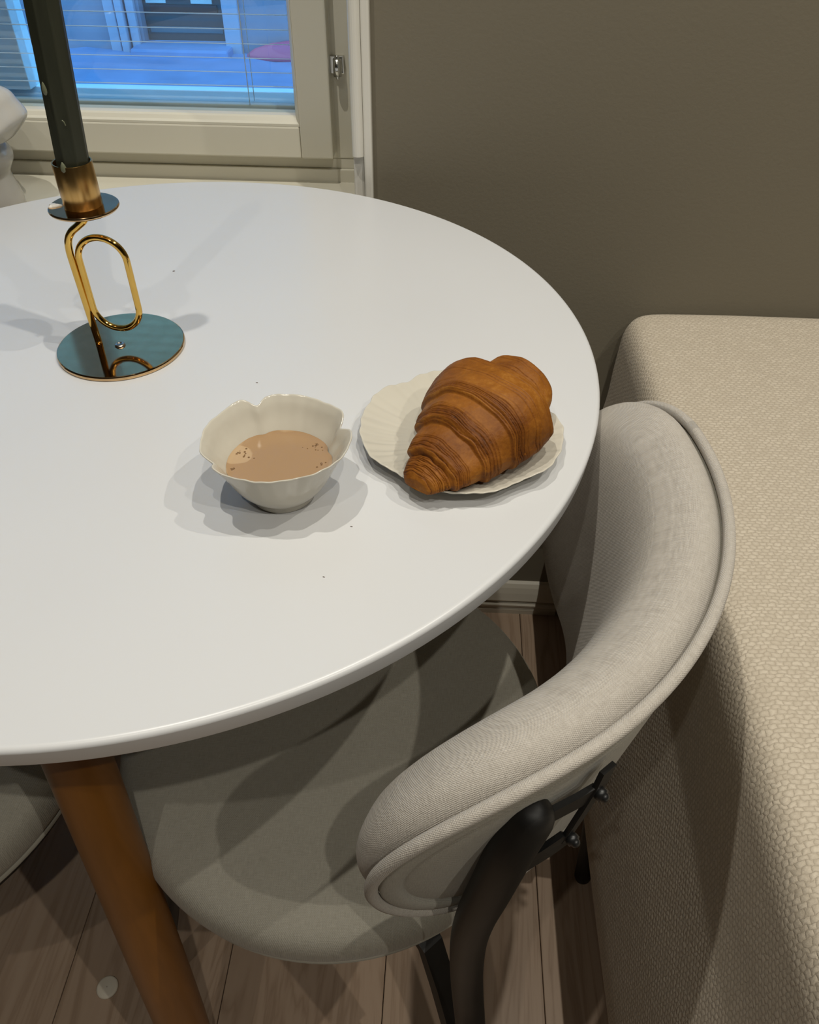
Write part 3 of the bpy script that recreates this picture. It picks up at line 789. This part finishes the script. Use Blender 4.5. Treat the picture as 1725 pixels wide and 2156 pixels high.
# piping around the rear edge
pth, _ = ring(-.0008, .0035)
V, F = tube_vf(pth, .0040, 10, closed=True)
al = np.concatenate([[0], np.cumsum(np.linalg.norm(np.diff(np.array(pth), axis=0), axis=1))])
U = np.array([(al[i], .0052*2*PI*j/10) for i in range(NO) for j in range(10)])
me = mesh('piping', local(ch, V), F, U)
bm = bmesh.new(); bm.from_mesh(me); bmesh.ops.recalc_face_normals(bm, faces=bm.faces[:]); bm.to_mesh(me); bm.free()
link('piping', me, M_linen, ch)
# back panel with raised border
V, U = [], []
rows = [(.003, -.001), (.004, .0045), (.006, .0058), (.012, .0062), (.016, .0052), (.0175, .0030), (.0190, .0034), (.022, .0046), (.035, .0050), (.052, .0050), (.075, .0050), (.098, .0050)]
for d, o_ in rows:
    p, u = ring(d, o_); V += p; U += u
F = grid_faces(len(rows), NO, close_m=True) + cap_strip((len(rows)-1)*NO)
me = mesh('back_panel', local(ch, V), F, U)
bm = bmesh.new(); bm.from_mesh(me); bmesh.ops.recalc_face_normals(bm, faces=bm.faces[:]); bm.to_mesh(me); bm.free()
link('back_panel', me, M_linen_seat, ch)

def mirror(P):
    """mirror about the chair's axis plane"""
    out = []
    for x, y, z in P:
        v = np.array([x, y])-SCN; a = math.atan2(v[1], v[0]); r = np.linalg.norm(v); a = 2*AX-a
        out.append((SCN[0]+r*math.cos(a), SCN[1]+r*math.sin(a), z))
    return out
def low(P): return [(x, y, z if z < .45 else .45+(z-.45)*.80) for x, y, z in P]
rear = [(.0553, .1955, .728), (.0470, .1898, .7005), (.0404, .1900, .650), (.0348, .1930, .595), (.0338, .1968, .540), (.0362, .1990, .480), (.0400, .1955, .4305), (.0440, .1885, .392), (.051, .177, .31), (.058, .165, .22), (.064, .156, .11), (.068, .150, .010)]
lp = catmull(rear, 8)
lrad = np.interp(np.linspace(0, 1, len(lp)), [0, .02, .12, .5, 1], [.0122, .0124, .0126, .0122, .0112])
tube('rear_leg', lp, lrad, M_black, ch, n=24)
tube('rear_leg', low(mirror(lp)), lrad, M_black, ch, n=24)
for s_ in (0, 1):
    f_ = (lambda P: low(mirror(P))) if s_ else (lambda P: P)
    # flat strap bracket: upper bar, lower bar, plate with two bolts
    up = f_([(.0560, .1960, .718), (.0680, .2010, .722), (.0800, .2065, .7255), (.0900, .2120, .728)])
    lo_ = f_([(.0430, .1935, .655), (.0560, .1960, .668), (.0690, .2000, .680), (.0800, .2050, .689)])
    strap('bracket_bar', up, (0, 0, 1), .012, .0035, M_blackmetal, ch)
    strap('bracket_bar', lo_, (0, 0, 1), .013, .0035, M_blackmetal, ch)
    pl_ = f_([(.0945, .2160, .744), (.0920, .2135, .730), (.0880, .2110, .714), (.0840, .2085, .699), (.0805, .2070, .684)])
    wd = np.array(f_([(.10, .215, 0)])[0][:2])-np.array(f_([(.09, .205, 0)])[0][:2])
    strap('bracket_plate', pl_, (wd[0], wd[1], 0), .012, .003, M_blackmetal, ch)
    for bx, by, bz in ((.0930, .2105, .727), (.0830, .2035, .688)):
        q = np.array(f_([(bx, by, bz)])[0]); n_ = np.append(q[:2]-BCc, 0); n_ /= np.linalg.norm(n_)
        tube('bolt', [q-n_*.004, q-n_*.001, q+n_*.0016, q+n_*.0020], [.0022, .0040, .0040, .0030], M_blackmetal, ch, n=16)
    # brace under the seat joining the rear leg
    br = f_([(.000, .262, .385), (.0105, .250, .378), (.022, .232, .345), (.034, .212, .305), (.045, .1945, .265)])
    strap('brace', br, f_([(0, 0, 0)])[0] if False else (.55, .83, .1), .021, .009, M_black, ch)
    # front leg
    sg_ = 1 if s_ == 0 else -1; ang = AX+PI+sg_*math.radians(61); an2 = AX+PI+sg_*math.radians(50)
    tpx = SCN+np.array([math.cos(ang), math.sin(ang)])*.180; btx = SCN+np.array([math.cos(an2), math.sin(an2)])*.255
    tube('front_leg', [(*(tpx+(btx-tpx)*q), .380+(.009-.380)*q) for q in np.linspace(0, 1, 8)], .0118, M_black, ch, n=18)

# second chair, mostly out of the picture at the lower left
def copy_tree(o, parent=None):
    c_ = o.copy(); COL.objects.link(c_)
    if parent is not None: c_.parent = parent
    for q in list(o.children): copy_tree(q, c_)
    return c_
ch2 = copy_tree(ch); C2 = np.array([-.535, .386]); ch2.location = (C2[0], C2[1], 0)
ch2.rotation_euler = (0, 0, math.radians(-120)-AX)
ch2['label'] = 'grey linen chair seat peeking from under the table edge at far left'

# ================================================================ small things
FB = np.array([-.5650, .9480, .722])
fp = [(.0005, 0), (.037, 0), (.0405, .003), (.0412, .009), (.0395, .020), (.0360, .034), (.0350, .042), (.0385, .049), (.0430, .057), (.0436, .064), (.0405, .072), (.0370, .077), (.040, .0795), (.052, .083), (.060, .089), (.0675, .0965), (.0705, .1015), (.0700, .107), (.0645, .117), (.058, .128), (.040, .137), (.020, .142), (.0005, .144)]
def fmod(th, r, z):
    k = np.clip((z-.081)/.02, 0, 1)
    return r*(1+k*(.035*np.sin(5*th+.6)+.02*np.sin(9*th))), z+k*.004*np.sin(3*th+1.0)*np.clip(r/.07, 0, 1)
fg = lathe('ornament', dens(fp, 4), 96, tuple(FB), M_figure, None, mod=fmod, cap=False)
fg.data.transform(Matrix.Translation(-Vector(FB))); fg.location = FB
tag(fg, 'white glazed ceramic ornament with a broad cap on the window sill', 'ornament')
fd = lathe('round_pad', [(.0005, 0), (.0122, 0), (.0131, .0008), (.0133, .0022), (.0128, .0036), (.0110, .0042), (.0005, .0044)], 40, (-.3873, .3035, .0), M_plastic, None, cap=False)
fd.data.transform(Matrix.Translation((.3873, -.3035, 0))); fd.location = (-.3873, .3035, 0)
tag(fd, 'small pale round pad lying on the floorboards beside the wooden table leg', 'pad')
M_crumb = plain('dark_crumb', (.10, .07, .05), .8)
for i, (cx_, cy_, sx_, wh) in enumerate(((-.2637, .71, .0011, 'tiny dark crumb on the white table right of the candlestick loop'), (-.1463, .5245, .0008, 'tiny dark crumb on the white table behind the coffee bowl'),
                       (-.054, .3653, .0007, 'tiny dark crumb on the white table right of the bowl, nearer the camera'), (-.066, .3208, .0007, 'tiny dark crumb nearest the front edge of the white table'))):
    V, F = lathe_vf([(1, 0), (.9, .6), (.4, 1), (.02, 1.1)], 9, mod=lambda th, r, z: (r*(1+.3*np.sin(2*th+i)), z))
    me = mesh('crumb', V*np.array([sx_, sx_*.6, sx_*.5]), F+[tuple(range(9))[::-1]]); fix_normals(me)
    o = link('crumb', me, M_crumb); o.location = (cx_, cy_, HT); tag(o, wh, 'crumb', 'crumbs on the table')
